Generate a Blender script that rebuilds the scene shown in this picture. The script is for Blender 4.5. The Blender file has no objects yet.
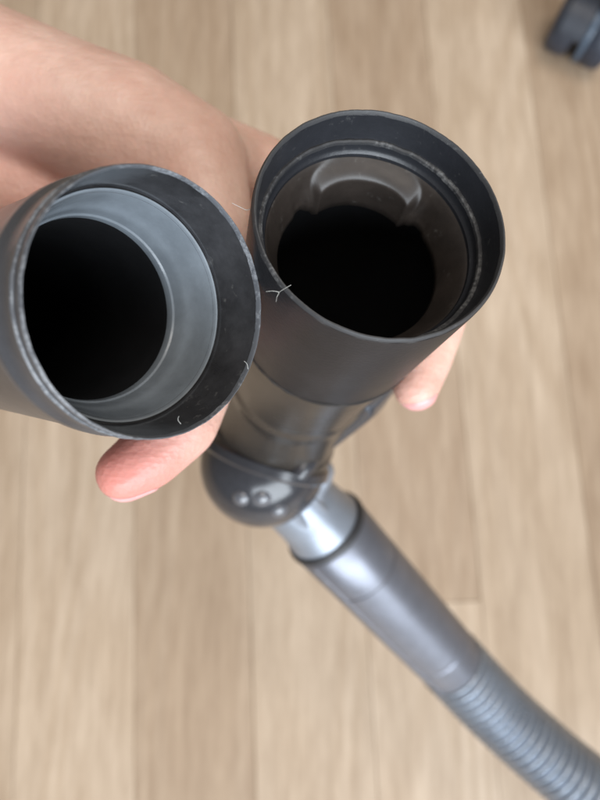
import bpy, bmesh, math, random
from mathutils import Vector, Matrix, noise
random.seed(7)
S = bpy.context.scene
C = S.collection

# ---------------------------------------------------------------- camera
F = 600.0                       # focal length in pixels of the 600x800 photograph
HEIGHT = 0.512                  # camera height above the floor
PITCH = math.radians(10.0)
cam_data = bpy.data.cameras.new('camera')
cam = bpy.data.objects.new('camera', cam_data)
C.objects.link(cam)
cam.location = (0, 0, HEIGHT)
cam.rotation_euler = (PITCH, 0, 0)
cam_data.sensor_fit = 'HORIZONTAL'
cam_data.sensor_width = 36.0
cam_data.lens = 36.0
cam_data.clip_start = 0.005
cam_data.clip_end = 50
cam_data.dof.use_dof = True
cam_data.dof.focus_distance = 0.094
cam_data.dof.aperture_fstop = 20.5
S.camera = cam
S.render.resolution_x, S.render.resolution_y = 768, 1024

# ---------------------------------------------------------------- light
world = bpy.data.worlds.new('World')
S.world = world
world.use_nodes = True
bg = world.node_tree.nodes['Background']
bg.inputs[0].default_value = (1.0, 0.95, 0.89, 1)
bg.inputs[1].default_value = 0.22

def area(name, loc, target, sx, sy, power, col):
    d = bpy.data.lights.new(name, 'AREA')
    d.shape = 'RECTANGLE'; d.size = sx; d.size_y = sy; d.energy = power; d.color = col
    o = bpy.data.objects.new(name, d); C.objects.link(o)
    o.location = loc
    o.rotation_euler = (Vector(target) - Vector(loc)).to_track_quat('-Z', 'Y').to_euler()
    return o
area('window_light', (1.15, -3.4, 2.30), (0.05, 0, 0.3), 4.5, 2.6, 345.0, (0.84, 0.92, 1.0))
area('ceiling_light', (0.3, 0.3, 2.3), (0, 0, 0.3), 1.2, 1.2, 22.0, (1.0, 0.93, 0.85))

S.view_settings.view_transform = 'Standard'
S.view_settings.look = 'None'
S.view_settings.exposure = 0.10
S.view_settings.gamma = 1.0
S.view_settings.use_curve_mapping = False

# ---------------------------------------------------------------- helpers
CR = cam.rotation_euler.to_matrix()
CL = Vector(cam.location)
def cw(p):                       # metres right / up / away of the lens -> world point
    return CL + CR @ Vector((p[0], p[1], -p[2]))
def cd(v):                       # the same for a direction
    return CR @ Vector((v[0], v[1], -v[2]))
def px(x, y, z):                 # photograph pixel at distance z -> world
    return cw(((x - 300) / F * z, (400 - y) / F * z, z))

def mat(name):
    m = bpy.data.materials.new(name); m.use_nodes = True
    return m, m.node_tree, m.node_tree.nodes['Principled BSDF']
def N(nt, t, **kw):
    n = nt.nodes.new(t)
    for k, v in kw.items():
        if k in n.inputs: n.inputs[k].default_value = v
        else: setattr(n, k, v)
    return n
def ramp(nt, a, b, ca=(0, 0, 0, 1), cb=(1, 1, 1, 1)):
    r = N(nt, 'ShaderNodeValToRGB')
    e = r.color_ramp.elements
    e[0].position, e[0].color = a, ca
    e[1].position, e[1].color = b, cb
    return r
def mixc(nt, fac, a, b, blend='MIX'):
    m = N(nt, 'ShaderNodeMix', data_type='RGBA', blend_type=blend)
    for i, v in ((0, fac), (6, a), (7, b)):
        if hasattr(v, 'is_output') or isinstance(v, bpy.types.NodeSocket): nt.links.new(v, m.inputs[i])
        elif v is not None: m.inputs[i].default_value = v
    return m.outputs[2]

def plastic(name, col, rough, bump=0.05, scale=900, dust=0.0, dust_scale=420, spec=0.5, streak=0.15, metal=0.0):
    m, nt, b = mat(name)
    L = nt.links.new
    tc = N(nt, 'ShaderNodeTexCoord')
    n1 = N(nt, 'ShaderNodeTexNoise', Scale=140.0, Detail=5.0, Roughness=0.65); L(tc.outputs['Object'], n1.inputs['Vector'])
    r1 = ramp(nt, 0.3, 0.75, tuple(c * (1 - streak) for c in col) + (1,), tuple(min(1, c * (1 + 1.5 * streak)) for c in col) + (1,))
    L(n1.outputs['Fac'], r1.inputs['Fac'])
    base = r1.outputs['Color']
    if dust:
        n2 = N(nt, 'ShaderNodeTexNoise', Scale=float(dust_scale), Detail=3.0, Roughness=0.8); L(tc.outputs['Object'], n2.inputs['Vector'])
        r2 = ramp(nt, 0.62, 0.8); L(n2.outputs['Fac'], r2.inputs['Fac'])
        mm = N(nt, 'ShaderNodeMath', operation='MULTIPLY'); L(r2.outputs['Color'], mm.inputs[0]); mm.inputs[1].default_value = dust
        base = mixc(nt, mm.outputs[0], base, (0.42, 0.41, 0.39, 1))
    L(base, b.inputs['Base Color'])
    n3 = N(nt, 'ShaderNodeTexNoise', Scale=60.0, Detail=4.0); L(tc.outputs['Object'], n3.inputs['Vector'])
    mr = N(nt, 'ShaderNodeMapRange'); mr.inputs['To Min'].default_value = max(0.03, rough - 0.09); mr.inputs['To Max'].default_value = rough + 0.12
    L(n3.outputs['Fac'], mr.inputs['Value']); L(mr.outputs['Result'], b.inputs['Roughness'])
    b.inputs['Specular IOR Level'].default_value = spec; b.inputs['Metallic'].default_value = metal
    n4 = N(nt, 'ShaderNodeTexNoise', Scale=float(scale), Detail=2.0); L(tc.outputs['Object'], n4.inputs['Vector'])
    bp = N(nt, 'ShaderNodeBump', Strength=bump, Distance=0.0004); L(n4.outputs['Fac'], bp.inputs['Height']); L(bp.outputs['Normal'], b.inputs['Normal'])
    return m

def worn(name, dark, pale, lo, hi, scale=260, rough=0.55):
    m, nt, b = mat(name); L = nt.links.new
    tc = N(nt, 'ShaderNodeTexCoord')
    a = N(nt, 'ShaderNodeTexNoise', Scale=float(scale), Detail=6.0, Roughness=0.75); L(tc.outputs['Object'], a.inputs['Vector'])
    c = N(nt, 'ShaderNodeTexNoise', Scale=1400.0, Detail=3.0, Roughness=0.7); L(tc.outputs['Object'], c.inputs['Vector'])
    ad = N(nt, 'ShaderNodeMath', operation='MULTIPLY_ADD'); L(c.outputs['Fac'], ad.inputs[0]); ad.inputs[1].default_value = 0.5; L(a.outputs['Fac'], ad.inputs[2])
    sb = N(nt, 'ShaderNodeMath', operation='SUBTRACT'); L(ad.outputs[0], sb.inputs[0]); sb.inputs[1].default_value = 0.25
    r = ramp(nt, lo, hi, dark + (1,), pale + (1,)); L(sb.outputs[0], r.inputs['Fac'])
    L(r.outputs['Color'], b.inputs['Base Color']); b.inputs['Roughness'].default_value = rough
    bp = N(nt, 'ShaderNodeBump', Strength=0.25, Distance=0.0003); L(ad.outputs[0], bp.inputs['Height']); L(bp.outputs['Normal'], b.inputs['Normal'])
    return m

M = {}
M['collar'] = plastic('collar_plastic', (0.016, 0.0155, 0.0175), 0.43, 0.12, 1500, 0.05, 900, spec=0.26)
M['socket'] = plastic('socket_plastic', (0.020, 0.021, 0.025), 0.34, 0.08, 1300, 0.10, 500)
M['funnel'] = plastic('funnel_plastic', (0.034, 0.027, 0.023), 0.36, 0.06, 700, 0.12, 420, streak=0.3)
M['ledge'] = worn('dusty_ledge', (0.030, 0.030, 0.032), (0.22, 0.22, 0.22), 0.50, 0.85, 160)
M['rim'] = worn('worn_rim', (0.040, 0.040, 0.042), (0.23, 0.23, 0.23), 0.58, 0.90, 70)
M['rim_pale'] = worn('scuffed_rim', (0.090, 0.096, 0.108), (0.46, 0.48, 0.51), 0.50, 0.88, 65)
M['seam'] = worn('dark_seam', (0.008, 0.008, 0.009), (0.03, 0.03, 0.03), 0.45, 0.7, 200)
M['shell'] = plastic('shell_plastic', (0.055, 0.056, 0.062), 0.32, 0.10, 900, 0.10, 500)
M['bore'] = plastic('bore_shade', (0.010, 0.010, 0.011), 0.5, 0.1, 600, 0.0)  # near-black: the shade of the tubes' depth is put into the colour
M['sleeve'] = plastic('sleeve_plastic', (0.19, 0.215, 0.24), 0.24, 0.05, 600, 0.06, 600, spec=1.0)
M['inner_wall'] = plastic('inner_wall_plastic', (0.040, 0.040, 0.043), 0.17, 0.06, 500, 0.30, 260, spec=0.8, streak=0.40)  # uneven grey in the colour stands for smudges and streaky reflections
M['tube'] = plastic('tube_plastic', (0.034, 0.029, 0.025), 0.24, 0.04, 400, spec=0.28)
M['gloss'] = plastic('gloss_plastic', (0.036, 0.037, 0.043), 0.16, 0.02, 400, spec=0.6)
M['smoke'] = plastic('smoked_plastic', (0.11, 0.115, 0.13), 0.18, 0.02, 400, spec=0.9, streak=0.1)
M['silver'] = plastic('silver_plastic', (0.27, 0.30, 0.35), 0.34, 0.08, 90, spec=0.6, streak=0.08, metal=0.45)
M['cuff'] = plastic('cuff_plastic', (0.18, 0.188, 0.22), 0.36, 0.05, 90, spec=0.7, streak=0.08, metal=0.6)
M['hose'] = plastic('hose_plastic', (0.34, 0.38, 0.44), 0.25, 0.03, 400, spec=0.8, streak=0.10, metal=0.4)
M['rubber'] = plastic('rubber_gasket', (0.03, 0.03, 0.033), 0.5)
M['burr'] = plastic('burr_plastic', (0.40, 0.40, 0.38), 0.5)
M['castor_hood'] = plastic('castor_plastic', (0.020, 0.024, 0.034), 0.45, 0.1, 300)
M['castor_tyre'] = plastic('castor_tyre_plastic', (0.024, 0.030, 0.044), 0.40, 0.1, 300)
M['castor_edge'] = plastic('castor_edge_plastic', (0.06, 0.085, 0.12), 0.35, 0.1, 300)

# skin
m, nt, b = mat('skin'); L = nt.links.new
tc = N(nt, 'ShaderNodeTexCoord')
n1 = N(nt, 'ShaderNodeTexNoise', Scale=38.0, Detail=4.0, Roughness=0.6); L(tc.outputs['Object'], n1.inputs['Vector'])
r1 = ramp(nt, 0.34, 0.70, (0.76, 0.46, 0.36, 1), (0.86, 0.62, 0.515, 1)); L(n1.outputs['Fac'], r1.inputs['Fac'])
n2 = N(nt, 'ShaderNodeTexNoise', Scale=300.0, Detail=4.0); L(tc.outputs['Object'], n2.inputs['Vector'])
r2 = ramp(nt, 0.3, 0.7, (0.90, 0.87, 0.86, 1), (1, 1, 1, 1)); L(n2.outputs['Fac'], r2.inputs['Fac'])
base = mixc(nt, 1.0, r1.outputs['Color'], r2.outputs['Color'], 'MULTIPLY')
at = N(nt, 'ShaderNodeAttribute', attribute_name='blush')
base = mixc(nt, at.outputs['Fac'], base, (0.64, 0.21, 0.18, 1))
L(base, b.inputs['Base Color'])
b.inputs['Roughness'].default_value = 0.46
b.inputs['Subsurface Weight'].default_value = 0.25
b.inputs['Subsurface Radius'].default_value = (1.0, 0.35, 0.2)
b.inputs['Subsurface Scale'].default_value = 0.004
v = N(nt, 'ShaderNodeTexVoronoi', Scale=900.0); L(tc.outputs['Object'], v.inputs['Vector'])
ad = N(nt, 'ShaderNodeMath', operation='MULTIPLY_ADD'); L(v.outputs['Distance'], ad.inputs[0]); ad.inputs[1].default_value = 0.5; L(n2.outputs['Fac'], ad.inputs[2])
mpw = N(nt, 'ShaderNodeMapping'); mpw.inputs['Scale'].default_value = (70, 330, 160); mpw.inputs['Rotation'].default_value = (0.3, 0.2, 0.5); L(tc.outputs['Object'], mpw.inputs['Vector'])
nw = N(nt, 'ShaderNodeTexNoise', Scale=1.0, Detail=4.0, Roughness=0.6); L(mpw.outputs[0], nw.inputs['Vector'])
ad2 = N(nt, 'ShaderNodeMath', operation='MULTIPLY_ADD'); L(nw.outputs['Fac'], ad2.inputs[0]); ad2.inputs[1].default_value = 1.6; L(ad.outputs[0], ad2.inputs[2]); ad = ad2
bp = N(nt, 'ShaderNodeBump', Strength=0.30, Distance=0.0006); L(ad.outputs[0], bp.inputs['Height']); L(bp.outputs['Normal'], b.inputs['Normal'])
M['skin'] = m
M['nail'] = plastic('fingernail', (0.76, 0.36, 0.35), 0.28, 0.02, 400)

# wood planks: tint comes from the plank's own object colour
m, nt, b = mat('oak_plank'); L = nt.links.new
geo = N(nt, 'ShaderNodeNewGeometry'); oi = N(nt, 'ShaderNodeObjectInfo')
off = N(nt, 'ShaderNodeCombineXYZ')
mu = N(nt, 'ShaderNodeMath', operation='MULTIPLY'); L(oi.outputs['Object Index'], mu.inputs[0]); mu.inputs[1].default_value = 3.71
L(mu.outputs[0], off.inputs[0]); L(mu.outputs[0], off.inputs[1]); L(mu.outputs[0], off.inputs[2])
va = N(nt, 'ShaderNodeVectorMath', operation='ADD'); L(geo.outputs['Position'], va.inputs[0]); L(off.outputs[0], va.inputs[1])
def stretched(sx, sy):
    mp = N(nt, 'ShaderNodeMapping'); mp.inputs['Rotation'].default_value = (0, 0, math.radians(-2.7)); mp.inputs['Scale'].default_value = (sx, sy, 1)
    L(va.outputs[0], mp.inputs['Vector']); return mp.outputs[0]
g1 = N(nt, 'ShaderNodeTexNoise', Scale=1.0, Detail=6.0, Roughness=0.6, Distortion=0.3); L(stretched(120, 5.0), g1.inputs['Vector'])
g2 = N(nt, 'ShaderNodeTexNoise', Scale=1.0, Detail=3.0, Roughness=0.5, Distortion=0.8); L(stretched(22, 2.6), g2.inputs['Vector'])
g3 = N(nt, 'ShaderNodeTexNoise', Scale=1.0, Detail=4.0, Roughness=0.6); L(stretched(210, 26), g3.inputs['Vector'])
# cathedral figure: bands of a stretched distorted field
g4 = N(nt, 'ShaderNodeTexNoise', Scale=1.0, Detail=1.0, Roughness=0.4); L(stretched(11, 1.6), g4.inputs['Vector'])
sn = N(nt, 'ShaderNodeMath', operation='MULTIPLY'); L(g4.outputs['Fac'], sn.inputs[0]); sn.inputs[1].default_value = 75.0
si = N(nt, 'ShaderNodeMath', operation='SINE'); L(sn.outputs[0], si.inputs[0])
rf = ramp(nt, 0.2, 1.0, (1, 1, 1, 1), (0.90, 0.875, 0.845, 1))
mr = N(nt, 'ShaderNodeMapRange'); mr.inputs['From Min'].default_value = -1; L(si.outputs[0], mr.inputs['Value']); L(mr.outputs['Result'], rf.inputs['Fac'])
ra = ramp(nt, 0.33, 0.70, (0.89, 0.86, 0.83, 1), (1.04, 1.03, 1.02, 1)); L(g1.outputs['Fac'], ra.inputs['Fac'])
rb = ramp(nt, 0.32, 0.70, (0.92, 0.895, 0.87, 1), (1.04, 1.035, 1.03, 1)); L(g2.outputs['Fac'], rb.inputs['Fac'])
rc = ramp(nt, 0.35, 0.65, (0.86, 0.835, 0.81, 1), (1.03, 1.03, 1.03, 1)); L(g3.outputs['Fac'], rc.inputs['Fac'])
col = mixc(nt, 1.0, oi.outputs['Color'], ra.outputs['Color'], 'MULTIPLY')
col = mixc(nt, 1.0, col, rb.outputs['Color'], 'MULTIPLY')
col = mixc(nt, 1.0, col, rc.outputs['Color'], 'MULTIPLY')
col = mixc(nt, 0.8, col, rf.outputs['Color'], 'MULTIPLY')
L(col, b.inputs['Base Color']); b.inputs['Roughness'].default_value = 0.48
bp = N(nt, 'ShaderNodeBump', Strength=0.12, Distance=0.0005); L(g1.outputs['Fac'], bp.inputs['Height']); L(bp.outputs['Normal'], b.inputs['Normal'])
M['plank'] = m
M['subfloor'] = plastic('subfloor', (0.17, 0.12, 0.08), 0.7)

def link(name, me, material, parent=None):
    o = bpy.data.objects.new(name, me); C.objects.link(o)
    if me is not None and material is not None: me.materials.append(M[material])
    if parent is not None: o.parent = parent
    return o
def thing(name, loc, label, cat):
    o = bpy.data.objects.new(name, None); C.objects.link(o)
    o.empty_display_size = 0.01
    o.location = loc; o['label'] = label; o['category'] = cat
    return o
def finish(bm, name, ang=32):
    bmesh.ops.recalc_face_normals(bm, faces=bm.faces[:])
    for f in bm.faces: f.smooth = True
    for e in bm.edges:
        if len(e.link_faces) == 2 and e.calc_face_angle(0) > math.radians(ang): e.smooth = False
    me = bpy.data.meshes.new(name); bm.to_mesh(me); bm.free()
    return me
def frame(a):
    a = a.normalized(); u = a.cross(Vector((0, 1, 0))).normalized(); v = a.cross(u)
    return a, u, v
def ring_surface(rings, closed=False, caps=False):
    """rings: list of lists of points -> quads between neighbours"""
    bm = bmesh.new()
    vs = [[bm.verts.new(p) for p in r] for r in rings]
    n = len(vs[0])
    for i in range(len(vs) - (0 if closed else 1)):
        a, b2 = vs[i], vs[(i + 1) % len(vs)]
        for j in range(n): bm.faces.new((a[j], a[(j + 1) % n], b2[(j + 1) % n], b2[j]))
    if caps:
        bm.faces.new(vs[0]); bm.faces.new(vs[-1])
    return bm
def lathe(name, c, a, prof, material, parent, seg=144, closed=False, caps=False, wob=0.0, seed=0.0, ang=32):
    """profile [(t, r)] turned about the axis through c along a; coordinates relative to the parent's base"""
    a, u, v = frame(a); o = c - parent_loc(parent)
    rings = []
    for t, r in prof:
        ring = []
        for k in range(seg):
            th = 2 * math.pi * k / seg
            rr, tt = r, t
            if wob:
                rr += wob * noise.noise(Vector((math.cos(th) * 9 + seed, math.sin(th) * 9, t * 300)))
                tt += 1.2 * wob * noise.noise(Vector((math.cos(th) * 14, math.sin(th) * 14 + seed, 7.7)))
                tt += 0.7 * wob * noise.noise(Vector((math.cos(th) * 60, math.sin(th) * 60 + seed, 3.7)))
            ring.append(o + a * tt + (u * math.cos(th) + v * math.sin(th)) * rr)
        rings.append(ring)
    return link(name, finish(ring_surface(rings, closed, caps), name, ang), material, parent)
def parent_loc(p):
    q = Vector((0, 0, 0))
    while p is not None: q += Vector(p.location); p = p.parent
    return q
def sweep(name, pts, radii, material, parent, seg=24, caps=True, ang=40):
    o = parent_loc(parent); rings = []
    ref = Vector((0.3, 0.2, 0.93)).normalized()
    for i, p in enumerate(pts):
        t = (pts[min(i + 1, len(pts) - 1)] - pts[max(i - 1, 0)]).normalized()
        u = (ref - t * ref.dot(t)).normalized(); v = t.cross(u); ref = u
        rings.append([p - o + (u * math.cos(2 * math.pi * k / seg) + v * math.sin(2 * math.pi * k / seg)) * radii[i] for k in range(seg)])
    return link(name, finish(ring_surface(rings, False, caps), name, ang), material, parent)
def smooth_path(ctrl, n):
    out = []
    for i in range(len(ctrl) - 1):
        p0, p1, p2, p3 = ctrl[max(i - 1, 0)], ctrl[i], ctrl[i + 1], ctrl[min(i + 2, len(ctrl) - 1)]
        for k in range(n):
            t = k / n
            out.append(0.5 * ((2 * p1) + (p2 - p0) * t + (2 * p0 - 5 * p1 + 4 * p2 - p3) * t * t + (3 * p1 - p0 - 3 * p2 + p3) * t ** 3))
    out.append(ctrl[-1]); return out

# ---------------------------------------------------------------- floor
bm = bmesh.new(); bmesh.ops.create_cube(bm, size=1.0)
for vv in bm.verts: vv.co = Vector((vv.co.x * 4, vv.co.y * 4, vv.co.z * 0.03 - 0.024))
floor = link('floor', finish(bm, 'floor'), 'subfloor')
floor['kind'] = 'structure'
WID, PLEN = 0.0945, 1.30
bm = bmesh.new(); bmesh.ops.create_cube(bm, size=1.0)
for vv in bm.verts: vv.co.z -= 0.5
bmesh.ops.scale(bm, vec=(WID - 0.0003, PLEN - 0.0003, 0.009), verts=bm.verts)
bmesh.ops.bevel(bm, geom=[e for e in bm.edges if all(q.co.z > -0.001 for q in e.verts)], offset=0.0004, segments=1, affect='EDGES')
plank_mesh = finish(bm, 'plank', 15); plank_mesh.materials.append(M['plank'])
YAW = math.radians(2.7)
dirp = Vector((-math.sin(YAW), math.cos(YAW), 0)); dirx = Vector((math.cos(YAW), math.sin(YAW), 0))
def floor_hit(x, y):
    d = px(x, y, 1.0) - CL
    return CL + d * (-CL.z / d.z)
anchor = floor_hit(250, 600)     # a joint between two rows of planks
tones = [(0.550, 0.442, 0.335), (0.460, 0.354, 0.258), (0.495, 0.390, 0.290), (0.450, 0.344, 0.250), (0.565, 0.455, 0.346)]
rowtone = {-3: 2, -2: 4, -1: 1, 0: 0, 1: 3, 2: 4, 3: 1, 4: 2, -4: 3}
end1 = (floor_hit(430, 603) - anchor).dot(dirp)
k = 0
for row in range(-13, 14):
    sh = end1 if row == 1 else end1 - random.uniform(0.25, 0.55)
    for j in range(-1, 2):
        o = bpy.data.objects.new('plank', plank_mesh); C.objects.link(o); o.parent = floor
        c = anchor + dirx * ((row + 0.5) * WID) + dirp * (sh + (j + 0.5) * PLEN)
        o.location = (c.x, c.y, random.uniform(-0.0002, 0.0002)); o.rotation_euler = (0, 0, YAW)
        if row == 1 and j < 0: tn = tones[4]
        elif row in rowtone: tn = tones[rowtone[row]]
        else: tn = random.choice(tones)
        f = random.uniform(0.985, 1.015)
        o.pass_index = 3 + (row + 13) * 3 + (1 if row == 1 else j + 1)
        o.color = (tn[0] * f, tn[1] * f, tn[2] * f, 1)

# ---------------------------------------------------------------- the two tubes: axes found from the rim ellipses
K = 0.945
Lc, La = Vector((-0.02073, 0.01398, 0.08887)) * 0.93, Vector((-1.0065, 0.1044, 1.0)).normalized()
Rc, Ra = Vector((0.0130, 0.02826, 0.09323)), Vector((-0.1769, -0.2853, 1.0)).normalized()
LcW, LaW, RcW, RaW = cw(Lc), cd(La), cw(Rc), cd(Ra)
def kp(prof): return [(t * K, r * K) for t, r in prof]

LEN = 0.17
tube = thing('vacuum_tube', LcW + LaW * LEN * K, 'grey plastic tube end with scuffed thin rim and a pale step inside its dark bore', 'tube')
lathe('outer_shell', LcW, LaW, kp([(0.0005, 0.0196), (0.0024, 0.0197), (0.0034, 0.0196), (0.0040, 0.01955), (0.0084, 0.0197), (0.0093, 0.0202), (0.0098, 0.02035), (0.0122, 0.02035), (0.0127, 0.0202), (0.0136, 0.0199), (LEN, 0.0199), (LEN, 0.0020)]), 'shell', tube)
rim = lathe('rim', LcW, LaW, kp([(0.0009, 0.0192), (0.0002, 0.01932), (0.0, 0.01945), (0.0, 0.01955), (0.0003, 0.01972), (0.0007, 0.01975), (0.0008, 0.0194)]), 'rim_pale', tube, seg=260, wob=0.00006, seed=3.1)
lathe('ridge_line', LcW, LaW, kp([(0.0023, 0.0195), (0.0024, 0.0199), (0.0028, 0.0200), (0.0032, 0.0198), (0.0033, 0.0195)]), 'rim_pale', tube, seg=260, wob=0.00011, seed=6.1)
lathe('inner_wall', LcW, LaW, kp([(0.0008, 0.01922), (0.0050, 0.0188), (0.0105, 0.0184), (0.0107, 0.0176)]), 'inner_wall', tube)
lathe('step_ring', LcW, LaW, kp([(0.0104, 0.01825), (0.0101, 0.0181), (0.0102, 0.0178), (0.0108, 0.0176), (0.0125, 0.0174), (0.0150, 0.0170), (0.0168, 0.0166), (0.0171, 0.0164), (0.0185, 0.0161), (0.0203, 0.0158), (0.0206, 0.0155), (0.0212, 0.0154), (0.0216, 0.0154), (0.0222, 0.0154), (0.0225, 0.0157)]), 'sleeve', tube)
lathe('bore', LcW, LaW, kp([(0.0222, 0.01545), (0.03, 0.0156), (LEN - 0.001, 0.0158), (LEN - 0.001, 0.001)]), 'bore', tube)  # far end closed off to keep light out of the bore

HL = 0.155
hose_thing = thing('vacuum_hose', RcW + RaW * HL, 'silver ribbed vacuum hose with swivel joint and wide matt black socket', 'vacuum hose')
lathe('collar', RcW, RaW, [(0.0006, 0.0205), (0.002, 0.02055), (0.0362, 0.0203), (0.0368, 0.0201), (0.0370, 0.0196), (0.0370, 0.0190)], 'collar', hose_thing)
lathe('rim', RcW, RaW, [(0.0007, 0.01965), (0.0002, 0.0198), (0.0, 0.01995), (0.0, 0.02015), (0.0003, 0.0204), (0.0008, 0.0205)], 'rim', hose_thing, seg=260, wob=0.00006, seed=9.0)
lathe('socket_wall', RcW, RaW, [(0.0006, 0.01968), (0.003, 0.0194), (0.0056, 0.0189), (0.0058, 0.0183)], 'socket', hose_thing)
lathe('ledge', RcW, RaW, [(0.0054, 0.01895), (0.0053, 0.0186), (0.0055, 0.0183), (0.0060, 0.0182)], 'ledge', hose_thing, seg=260, wob=0.00012, seed=1.0)
lathe('groove', RcW, RaW, [(0.0058, 0.0183), (0.0070, 0.0182), (0.0074, 0.0180), (0.0078, 0.0177), (0.0085, 0.01765), (0.0088, 0.0175)], 'socket', hose_thing)
# funnel with an arched boss between two teeth
a, u, v = frame(RaW)
seg, ns = 288, 26
boss_dir = px(383, 150, 0.098) - RcW
th0 = math.atan2(boss_dir.dot(v), boss_dir.dot(u))
rings = []
org = RcW - Vector(hose_thing.location)
for i in range(ns + 1):
    s = i / ns; ring = []
    for kk in range(seg):
        th = 2 * math.pi * kk / seg
        d = (th - th0 + math.pi) % (2 * math.pi) - math.pi
        r = 0.0176 + (0.0147 - 0.0176) * (s ** 0.8)
        t = 0.0084 + 0.0066 * s
        W = 0.70
        q = abs(d) / W
        if q < 1:
            arch = 0.0 + 0.50 * (1 - math.sqrt(max(0.0, 1 - q ** 4)))
            x = min(1, max(0, (s - arch + 0.04) / 0.36)); x = x * x * (3 - 2 * x)
            side = min(1, (1 - q) / 0.14); side = side * side * (3 - 2 * side)
            face = 0.0141 + 0.0005 * (1 - q * q) - 0.0009 * s
            if face < r: r += (face - r) * x * side
        e = abs(d) - W
        sv = min(1, max(0, (s - 0.25) / 0.6))
        tooth = math.exp(-((e + 0.01) / 0.075) ** 4)
        r -= 0.0006 * tooth * sv
        t += 0.0003 * tooth * s
        r += 0.0005 * math.exp(-((e - 0.16) / 0.10) ** 4) * sv           # notch outside each tooth
        if q < 1: t += 0.0010 * s * min(1, (1 - q) / 0.1)
        ring.append(org + a * t + (u * math.cos(th) + v * math.sin(th)) * r)
    rings.append(ring)
last = rings[-1]
rings.append([p + a * 0.0012 + (org + a * 0.016 - p) * 0.004 for p in last])
rings.append([p + a * 0.0024 - (org + a * 0.016 - p) * 0.06 for p in last])
link('funnel', finish(ring_surface(rings), 'funnel', 50), 'funnel', hose_thing)
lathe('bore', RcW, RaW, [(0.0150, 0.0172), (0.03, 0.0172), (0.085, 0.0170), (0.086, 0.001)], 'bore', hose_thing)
lathe('seam', RcW, RaW, [(0.0358, 0.0200), (0.0359, 0.02042), (0.0370, 0.0204), (0.0374, 0.0190)], 'seam', hose_thing, seg=200, wob=0.00015, seed=5.0)
BALL, BR = px(263, 464, 0.200), 0.0208
tp = smooth_path([RcW + RaW * 0.036, RcW + RaW * 0.050, RcW + RaW * 0.068, RcW + RaW * 0.084, (RcW + RaW * 0.100).lerp(BALL, 0.25), (RcW + RaW * 0.108).lerp(BALL, 0.62), BALL], 12)
nt_ = len(tp)
sweep('tube', tp, [0.0192 + 0.0008 * min(1, max(0, (i / nt_ - 0.35) * 30)) + 0.0006 * min(1, max(0, (i / nt_ - 0.72) * 30)) for i in range(nt_)], 'tube', hose_thing, seg=96, caps=False)
bm = bmesh.new(); bmesh.ops.create_uvsphere(bm, u_segments=64, v_segments=40, radius=BR)
for q in bm.verts: q.co += BALL - Vector(hose_thing.location)
link('swivel_cup', finish(bm, 'swivel_cup'), 'gloss', hose_thing)
bt = (tp[-1] - tp[-4]).normalized()
lathe('swivel_ring', BALL, bt, [(-0.0055, BR - 0.002), (-0.0055, BR + 0.0002), (-0.0048, BR + 0.0010), (-0.0022, BR + 0.0012), (-0.0012, BR + 0.0004), (-0.0012, BR - 0.002)], 'gloss', hose_thing, closed=True)
def on_ball(x, y, out=0.0):
    d = (px(x, y, 1.0) - CL).normalized(); oc = CL - BALL
    bq = oc.dot(d); disc_ = bq * bq - (oc.length_squared - BR * BR)
    p = CL + d * (-bq - max(0, disc_) ** 0.5)
    return p + (p - BALL).normalized() * out
# latch bar along the side of the tube
def on_tube(x, y, s, r):         # direction on the tube towards a pixel, at station s
    c = RcW + RaW * s; d = px(x, y, 0.18) - c; d = d - RaW * d.dot(RaW)
    return c + d.normalized() * r
bar = [on_tube(440, 440, 0.0385, 0.0186), on_tube(440, 440, 0.050, 0.0192), on_tube(435, 445, 0.066, 0.0196), on_tube(430, 450, 0.080, 0.0200), on_ball(312, 448, 0.0006), on_ball(304, 462, 0.0010), on_ball(296, 476, 0.0)]
lb = sweep('latch_bar', smooth_path(bar, 8), [0.0030 + 0.0014 * math.sin(math.pi * i / 48) for i in range(49)], 'gloss', hose_thing)

def round_bump(c, r, mname, name='round_bump', parent=None):
    bm = bmesh.new(); bmesh.ops.create_uvsphere(bm, u_segments=24, v_segments=14, radius=r)
    for q in bm.verts: q.co = q.co + c - parent_loc(parent)
    return link(name, finish(bm, name), mname, parent)
for x, y, r in ((240, 499, 0.0034), (262, 499, 0.0036), (280, 512, 0.0034)):  # low bumps added to catch three highlights on the elbow
    round_bump(on_ball(x, y, -r * 0.66), r, 'smoke', 'round_bump', hose_thing)
# neck, gasket, cuff, hose
p_in, p_ring, p_end = px(283, 484, 0.228), px(326, 528, 0.243), px(453, 664, 0.296)
ax = (p_end - p_ring).normalized()
ln = (p_ring - p_in).length
axn = (p_ring - p_in).normalized()
lathe('neck', p_in, axn, [(-0.002, 0.0135), (0.004, 0.0146), (ln * 0.5, 0.0146), (ln * 0.72, 0.0150), (ln * 0.85, 0.0160), (ln - 0.0005, 0.0163)], 'silver', hose_thing, caps=True)
sweep('hinge_lug', smooth_path([px(322, 468, 0.2160), px(320, 478, 0.2165), px(314, 492, 0.2200), px(318, 512, 0.2270)], 6), [0.0030 + 0.0016 * math.cos(math.pi * i / 40) for i in range(19)], 'silver', hose_thing)
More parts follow.
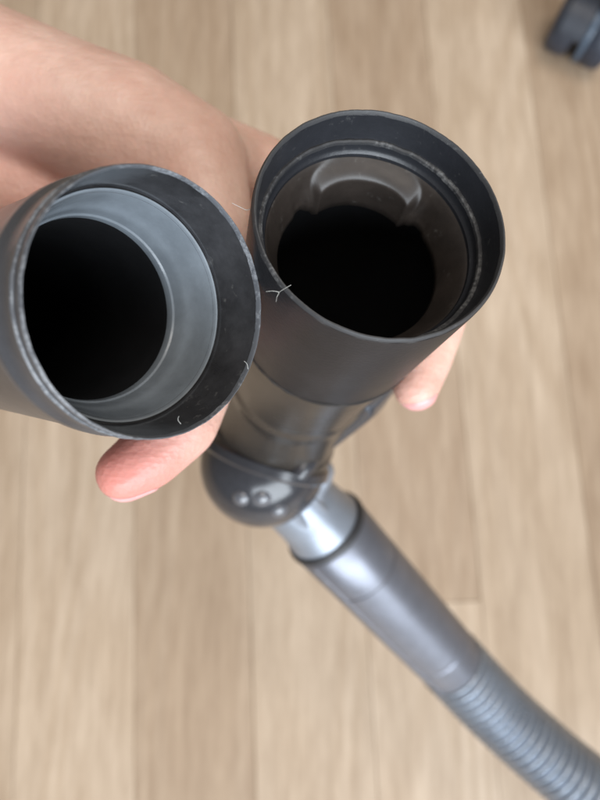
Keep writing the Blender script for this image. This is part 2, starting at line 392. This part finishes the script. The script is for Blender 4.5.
# moulded socket between ball and neck, with two low webs
lathe('neck_socket', p_in, axn, [(-0.006, 0.0120), (-0.006, 0.0158), (-0.0052, 0.0166), (-0.0015, 0.0168), (-0.0004, 0.0162), (0.0006, 0.0150), (0.0006, 0.0120)], 'smoke', hose_thing, closed=True)
for x0, y0, x1, y1 in ((286, 506, 308, 527), (303, 492, 326, 512)):
    wa, wb = px(x0, y0, 0.2135), px(x1, y1, 0.2230)
    sweep('web', [wa.lerp(wb, i / 8) for i in range(9)], [0.0010 + 0.0009 * math.sin(math.pi * i / 8) for i in range(9)], 'silver', hose_thing, seg=16)
round_bump(px(313, 487, 0.2115), 0.0023, 'rubber', 'pivot_pin', hose_thing)
round_bump(px(322, 470, 0.2140), 0.0042, 'silver', 'hinge_knob', hose_thing)
lathe('gasket', p_ring, ax, [(-0.0022, 0.0150), (-0.0022, 0.0172), (-0.0012, 0.0177), (0.0004, 0.0177), (0.0010, 0.0172), (0.0012, 0.0150)], 'rubber', hose_thing, closed=True)
CLn = (p_end - p_ring).length
cuff = lathe('cuff', p_ring, ax, [(0.0008, 0.0150), (0.0010, 0.0166), (0.0022, 0.0173), (0.0252, 0.0170), (0.0260, 0.0170), (0.0263, 0.0166), (0.0269, 0.0166), (0.0272, 0.0170), (0.0280, 0.0170), (CLn * 0.55, 0.0168), (CLn * 0.79, 0.01651), (CLn * 0.80, 0.0165), (CLn * 0.803, 0.0163), (CLn * 0.812, 0.0163), (CLn * 0.815, 0.01645), (CLn * 0.825, 0.01644), (CLn - 0.003, 0.01625), (CLn - 0.001, 0.0162), (CLn, 0.0158), (CLn, 0.0130)], 'cuff', hose_thing)
# moulded ridge along the cuff's lower side
rdg = []
side = (px(300, 600, 0.25) - p_ring); side = (side - ax * side.dot(ax)).normalized()
upc = (CL - p_ring); upc = (upc - ax * upc.dot(ax) - side * upc.dot(side)).normalized()
for i in range(21):
    t = 0.003 + (CLn - 0.006) * i / 20
    rdg.append(p_ring + ax * t + (side * 0.80 + upc * 0.60).normalized() * (0.0167 - 0.0006 * i / 20))
sweep('ridge', rdg, [0.0009] * 21, 'cuff', cuff, seg=10)
ctrl = [p_end - ax * 0.004, px(492, 705, 0.300), px(535, 745, 0.300), px(590, 790, 0.298), px(680, 850, 0.300), px(800, 920, 0.320), px(960, 990, 0.345)]
q = px(960, 990, 0.345)
ctrl += [Vector((q.x + 0.12, q.y - 0.03, q.z - 0.075)), Vector((q.x + 0.25, q.y - 0.04, 0.0185)), Vector((q.x + 0.40, q.y - 0.02, 0.0178)), Vector((q.x + 0.60, q.y + 0.06, 0.0178))]
path = smooth_path(ctrl, 60)
# resample by arc length, nine rings to each rib
acc = [0.0]
for i in range(1, len(path)): acc.append(acc[-1] + (path[i] - path[i - 1]).length)
PITCH_R, SUB = 0.0046, 12
tot = acc[-1]; n = int(tot / PITCH_R * SUB); pts, rad, j = [], [], 0
for i in range(n):
    s = tot * i / n
    while acc[j + 1] < s: j += 1
    f = (s - acc[j]) / (acc[j + 1] - acc[j])
    pts.append(path[j].lerp(path[j + 1], f))
    ph = (i % SUB) / SUB
    rad.append(0.0139 + 0.0030 * (0.5 + 0.5 * math.cos(2 * math.pi * ph)) ** 0.8)
sweep('ribbed_hose', pts, rad, 'hose', hose_thing, seg=48, ang=80)

# burrs and whiskers of torn plastic
def whisker(parent, pxs, r=0.00009):
    P = smooth_path([px(*p) for p in pxs], 5)
    sweep('burr', P, [r * 0.5 * (1 - 0.55 * i / len(P)) for i in range(len(P))], 'burr', parent, seg=8)
whisker(hose_thing, [(252.5, 207.5, 0.0935), (247, 210, 0.0925), (240, 207, 0.0920), (232, 203, 0.0915)], 0.00012)
whisker(hose_thing, [(291, 285, 0.0868), (284, 289, 0.0862), (278, 293, 0.0860)], 0.00009)
whisker(hose_thing, [(279, 292, 0.0860), (273, 291, 0.0858), (266, 291.5, 0.0858)], 0.00009)
whisker(hose_thing, [(279, 293, 0.0860), (277, 297, 0.0860), (276, 302, 0.0860)], 0.00009)
whisker(tube, [(248, 369, 0.0915), (247, 364, 0.0910), (244, 361, 0.0905)], 0.00009)
whisker(tube, [(181, 424, 0.0850), (178, 420, 0.0846), (179, 416, 0.0842)], 0.00008)

# ---------------------------------------------------------------- hand
def clear(p, r):                 # keep a joint of radius r outside both tubes (lens space)
    p = Vector(p)
    for c, ax_, R, t0 in ((Lc, La, 0.0189, -0.002), (Rc, Ra, 0.0206, -0.002)):
        d = p - c; t = d.dot(ax_)
        if t < t0: continue
        w = d - ax_ * t
        if w.length < R + r: p = c + ax_ * t + w.normalized() * (R + r)
    return p
def J(x, y, z, r):
    return clear(((x - 300) / F * z, (400 - y) / F * z, z), r * 0.88), r
def ball(bm, p, r):
    mm = bmesh.ops.create_icosphere(bm, subdivisions=3, radius=r)
    for q in mm['verts']: q.co += p
def cone(bm, p0, r0, p1, r1):
    n = 20; d = (p1 - p0).normalized(); u = d.orthogonal().normalized(); v = d.cross(u)
    A = [bm.verts.new(p0 + (u * math.cos(2 * math.pi * k / n) + v * math.sin(2 * math.pi * k / n)) * r0) for k in range(n)]
    B = [bm.verts.new(p1 + (u * math.cos(2 * math.pi * k / n) + v * math.sin(2 * math.pi * k / n)) * r1) for k in range(n)]
    for k in range(n): bm.faces.new((A[k], A[(k + 1) % n], B[(k + 1) % n], B[k]))
    bm.faces.new(A[::-1]); bm.faces.new(B)
WRIST = (-140, 48, 0.158)
index_f = [J(40, 100, 0.158, 0.0145), J(255, 172, 0.156, 0.0100), J(330, 205, 0.154, 0.0088), J(408, 256, 0.148, 0.0080), J(437, 316, 0.146, 0.0074), J(413, 354, 0.143, 0.0064), J(399, 379, 0.141, 0.0056)]
middle_f = [J(60, 107, 0.142, 0.0155), J(130, 134, 0.139, 0.0155), J(193, 160, 0.137, 0.0125), J(212, 230, 0.133, 0.0094), J(214, 310, 0.128, 0.0082), J(199, 380, 0.123, 0.0076), J(182, 423, 0.119, 0.0074), J(148, 457, 0.116, 0.0066), J(124, 473, 0.114, 0.0056)]
ring_f = [J(-60, 145, 0.168, 0.015), J(110, 175, 0.156, 0.0118), J(150, 250, 0.152, 0.0088), J(165, 320, 0.148, 0.0078), J(120, 360, 0.150, 0.0074), J(70, 350, 0.158, 0.0062)]
pinky_f = [J(-80, 150, 0.165, 0.017), J(50, 195, 0.172, 0.0108), J(95, 270, 0.170, 0.0078), J(100, 320, 0.168, 0.0070), J(60, 350, 0.172, 0.0064), J(25, 335, 0.180, 0.0056)]
thumb = [J(-100, 60, 0.170, 0.020), J(30, 150, 0.190, 0.0150), J(120, 230, 0.192, 0.0108), J(190, 290, 0.182, 0.0092), J(225, 340, 0.170, 0.0076)]
palm1 = [J(-420, -75, 0.185, 0.029), J(-140, 36, 0.158, 0.0220), J(0, 87, 0.144, 0.0172), J(75, 111, 0.141, 0.0152)]
palm2 = [J(-140, 60, 0.170, 0.022), J(-60, 172, 0.150, 0.0145), J(30, 197, 0.151, 0.0115), J(105, 192, 0.155, 0.0105)]
arm = [J(-1100, -380, 0.27, 0.040), J(-420, -75, 0.185, 0.029)]
bm = bmesh.new()
for ch in (index_f, middle_f, ring_f, pinky_f, thumb, palm1, palm2, arm):
    for i, (p, r) in enumerate(ch):
        ball(bm, p, r)
        if i: cone(bm, ch[i - 1][0], ch[i - 1][1], p, r)
# flesh between the knuckles
for (p0, r0), (p1, r1) in ((index_f[1], middle_f[2]), (middle_f[2], ring_f[1]), (ring_f[1], pinky_f[1]), (thumb[0], index_f[0]), (thumb[1], index_f[1])):
    cone(bm, p0, r0 * 0.75, p1, r1 * 0.75)
hand_base = cw(palm1[0][0])
for q in bm.verts: q.co = cw(q.co) - hand_base
me = bpy.data.meshes.new('hand_raw'); bm.to_mesh(me); bm.free()
tmp = bpy.data.objects.new('hand_raw', me); C.objects.link(tmp)
md = tmp.modifiers.new('r', 'REMESH'); md.mode = 'VOXEL'; md.voxel_size = 0.0009; md.use_smooth_shade = True
ms = tmp.modifiers.new('s', 'SMOOTH'); ms.factor = 0.5; ms.iterations = 26
dg = bpy.context.evaluated_depsgraph_get()
hand_me = bpy.data.meshes.new_from_object(tmp.evaluated_get(dg))
hand_me.name = 'hand'
bpy.data.objects.remove(tmp); bpy.data.meshes.remove(me)
for p in hand_me.polygons: p.use_smooth = True
# redder skin at the finger ends and joints
att = hand_me.attributes.new('blush', 'FLOAT', 'POINT')
red = [(cw(middle_f[-1][0]) - hand_base, 0.016, 0.9), (cw(index_f[-1][0]) - hand_base, 0.010, 0.35), (cw(index_f[4][0]) - hand_base, 0.009, 0.3), (cw(palm2[2][0]) - hand_base, 0.03, 0.35)]
for i, vtx in enumerate(hand_me.vertices):
    f = 0
    for c, rr, w in red:
        dd = (vtx.co - c).length
        if dd < 2 * rr: f = max(f, w * math.exp(-(dd / rr) ** 2))
    att.data[i].value = f
hand = link('hand', hand_me, None); hand_me.materials.clear(); hand_me.materials.append(M['skin'])
hand.location = hand_base
hand['label'] = 'bare hand gripping both tubes from behind with fingertips curled around them'
hand['category'] = 'hand'
from mathutils.bvhtree import BVHTree
tree = BVHTree.FromPolygons([q.co.copy() for q in hand_me.vertices], [tuple(p.vertices) for p in hand_me.polygons])
def fingernail(tip, prev, out, lean, wd, lg):
    d = (tip[0] - prev[0]).normalized(); o = (out - d * out.dot(d)).normalized(); sd = d.cross(o)
    o2 = (o + d * lean).normalized(); d2 = sd.cross(o2) * -1
    if d2.dot(d) < 0: d2 = -d2
    T = cw(tip[0]) - hand_base
    bm = bmesh.new(); nu, nv = 11, 11; g = []
    for i in range(nu):
        row = []
        for j in range(nv):
            a_ = (i / (nu - 1) - 0.5) * 2; b_ = (j / (nv - 1) - 0.5) * 2
            ax_, bx_ = a_ * math.sqrt(1 - 0.45 * b_ * b_), b_ * math.sqrt(1 - 0.45 * a_ * a_)
            src = T + (CR @ Vector((1, 1, -1)).normalized()) * 0
            off = cd(sd) * (ax_ * wd) + cd(d2) * (bx_ * lg) + cd(o2) * 0.02
            hit = tree.ray_cast(T + off, -(cd(o2) + cd(sd) * (ax_ * 0.12)).normalized())
            p = hit[0] if hit[0] is not None else T + off * 0.4
            row.append(bm.verts.new(p + cd(o2) * (0.00035 if max(abs(a_), abs(b_)) < 0.95 else 0.00005)))
        g.append(row)
    for i in range(nu - 1):
        for j in range(nv - 1): bm.faces.new((g[i][j], g[i + 1][j], g[i + 1][j + 1], g[i][j + 1]))
    link('fingernail', finish(bm, 'fingernail', 80), 'nail', hand)
def out_of(p, c, ax_):
    d = p - c; return (d - ax_ * d.dot(ax_)).normalized()
fingernail(middle_f[-1], middle_f[-2], out_of(middle_f[-1][0], Lc, La) + Vector((0, 0, -0.35)), 0.15, 0.0040, 0.0048)
fingernail(index_f[-1], index_f[-2], out_of(index_f[-1][0], Rc, Ra) + Vector((-0.5, -0.2, -0.4)), 1.3, 0.0040, 0.0042)

# ---------------------------------------------------------------- chair castor in the corner
cc = floor_hit(577, 53)
castor = thing('chair_castor', (cc.x, cc.y, 0.0), 'small dark navy plastic castor wheel on the wooden floor', 'castor')
ang = math.radians(-27)
axd = Vector((math.cos(ang), math.sin(ang), 0)); R = 0.027
def disc(name, off0, off1, R, mname, rb=0.004):
    w = off1 - off0
    prof = [(0, R * 0.3), (0, R - rb), (rb * 0.3, R - rb * 0.3), (rb, R), (w - rb, R), (w - rb * 0.3, R - rb * 0.3), (w, R - rb), (w, R * 0.3)]
    c = Vector(castor.location) + Vector((0, 0, 0.0272)) + axd * off0
    return lathe(name, c, axd, prof, mname, castor, seg=64, caps=True)
disc('wheel', -0.034, -0.010, R, 'castor_tyre', 0.007)
disc('wheel', 0.000, 0.024, R, 'castor_tyre', 0.007)
disc('wheel_rim', -0.0035, 0.002, R * 1.0, 'castor_edge', 0.001)
disc('hub', -0.030, 0.020, 0.010, 'castor_hood', 0.002)
# hood: a half cylinder shell over the wheels, with the stem on top
bm = bmesh.new(); rows = []
for k in range(25):
    th = math.radians(20 + 140 * k / 24)
    fw = axd.cross(Vector((0, 0, 1)))
    rows.append([Vector((0, 0, 0.0272)) + fw * (math.cos(th) * 0.029) + Vector((0, 0, math.sin(th) * 0.029)) + axd * o for o in (-0.027, -0.004)])
for k in range(24):
    f = [bm.verts.new(p) for p in (rows[k][0], rows[k][1], rows[k + 1][1], rows[k + 1][0])]; bm.faces.new(f)
bmesh.ops.remove_doubles(bm, verts=bm.verts, dist=1e-5)
bmesh.ops.solidify(bm, geom=bm.faces[:], thickness=0.0018)
link('hood', finish(bm, 'hood'), 'castor_hood', castor)
lathe('stem', Vector(castor.location) + Vector((0, 0, 0.050)) + axd * 0.004, Vector((0, 0.0001, 1)), [(0, 0.0075), (0.010, 0.0075), (0.011, 0.0055), (0.045, 0.0055)], 'castor_hood', castor, seg=40, caps=True)
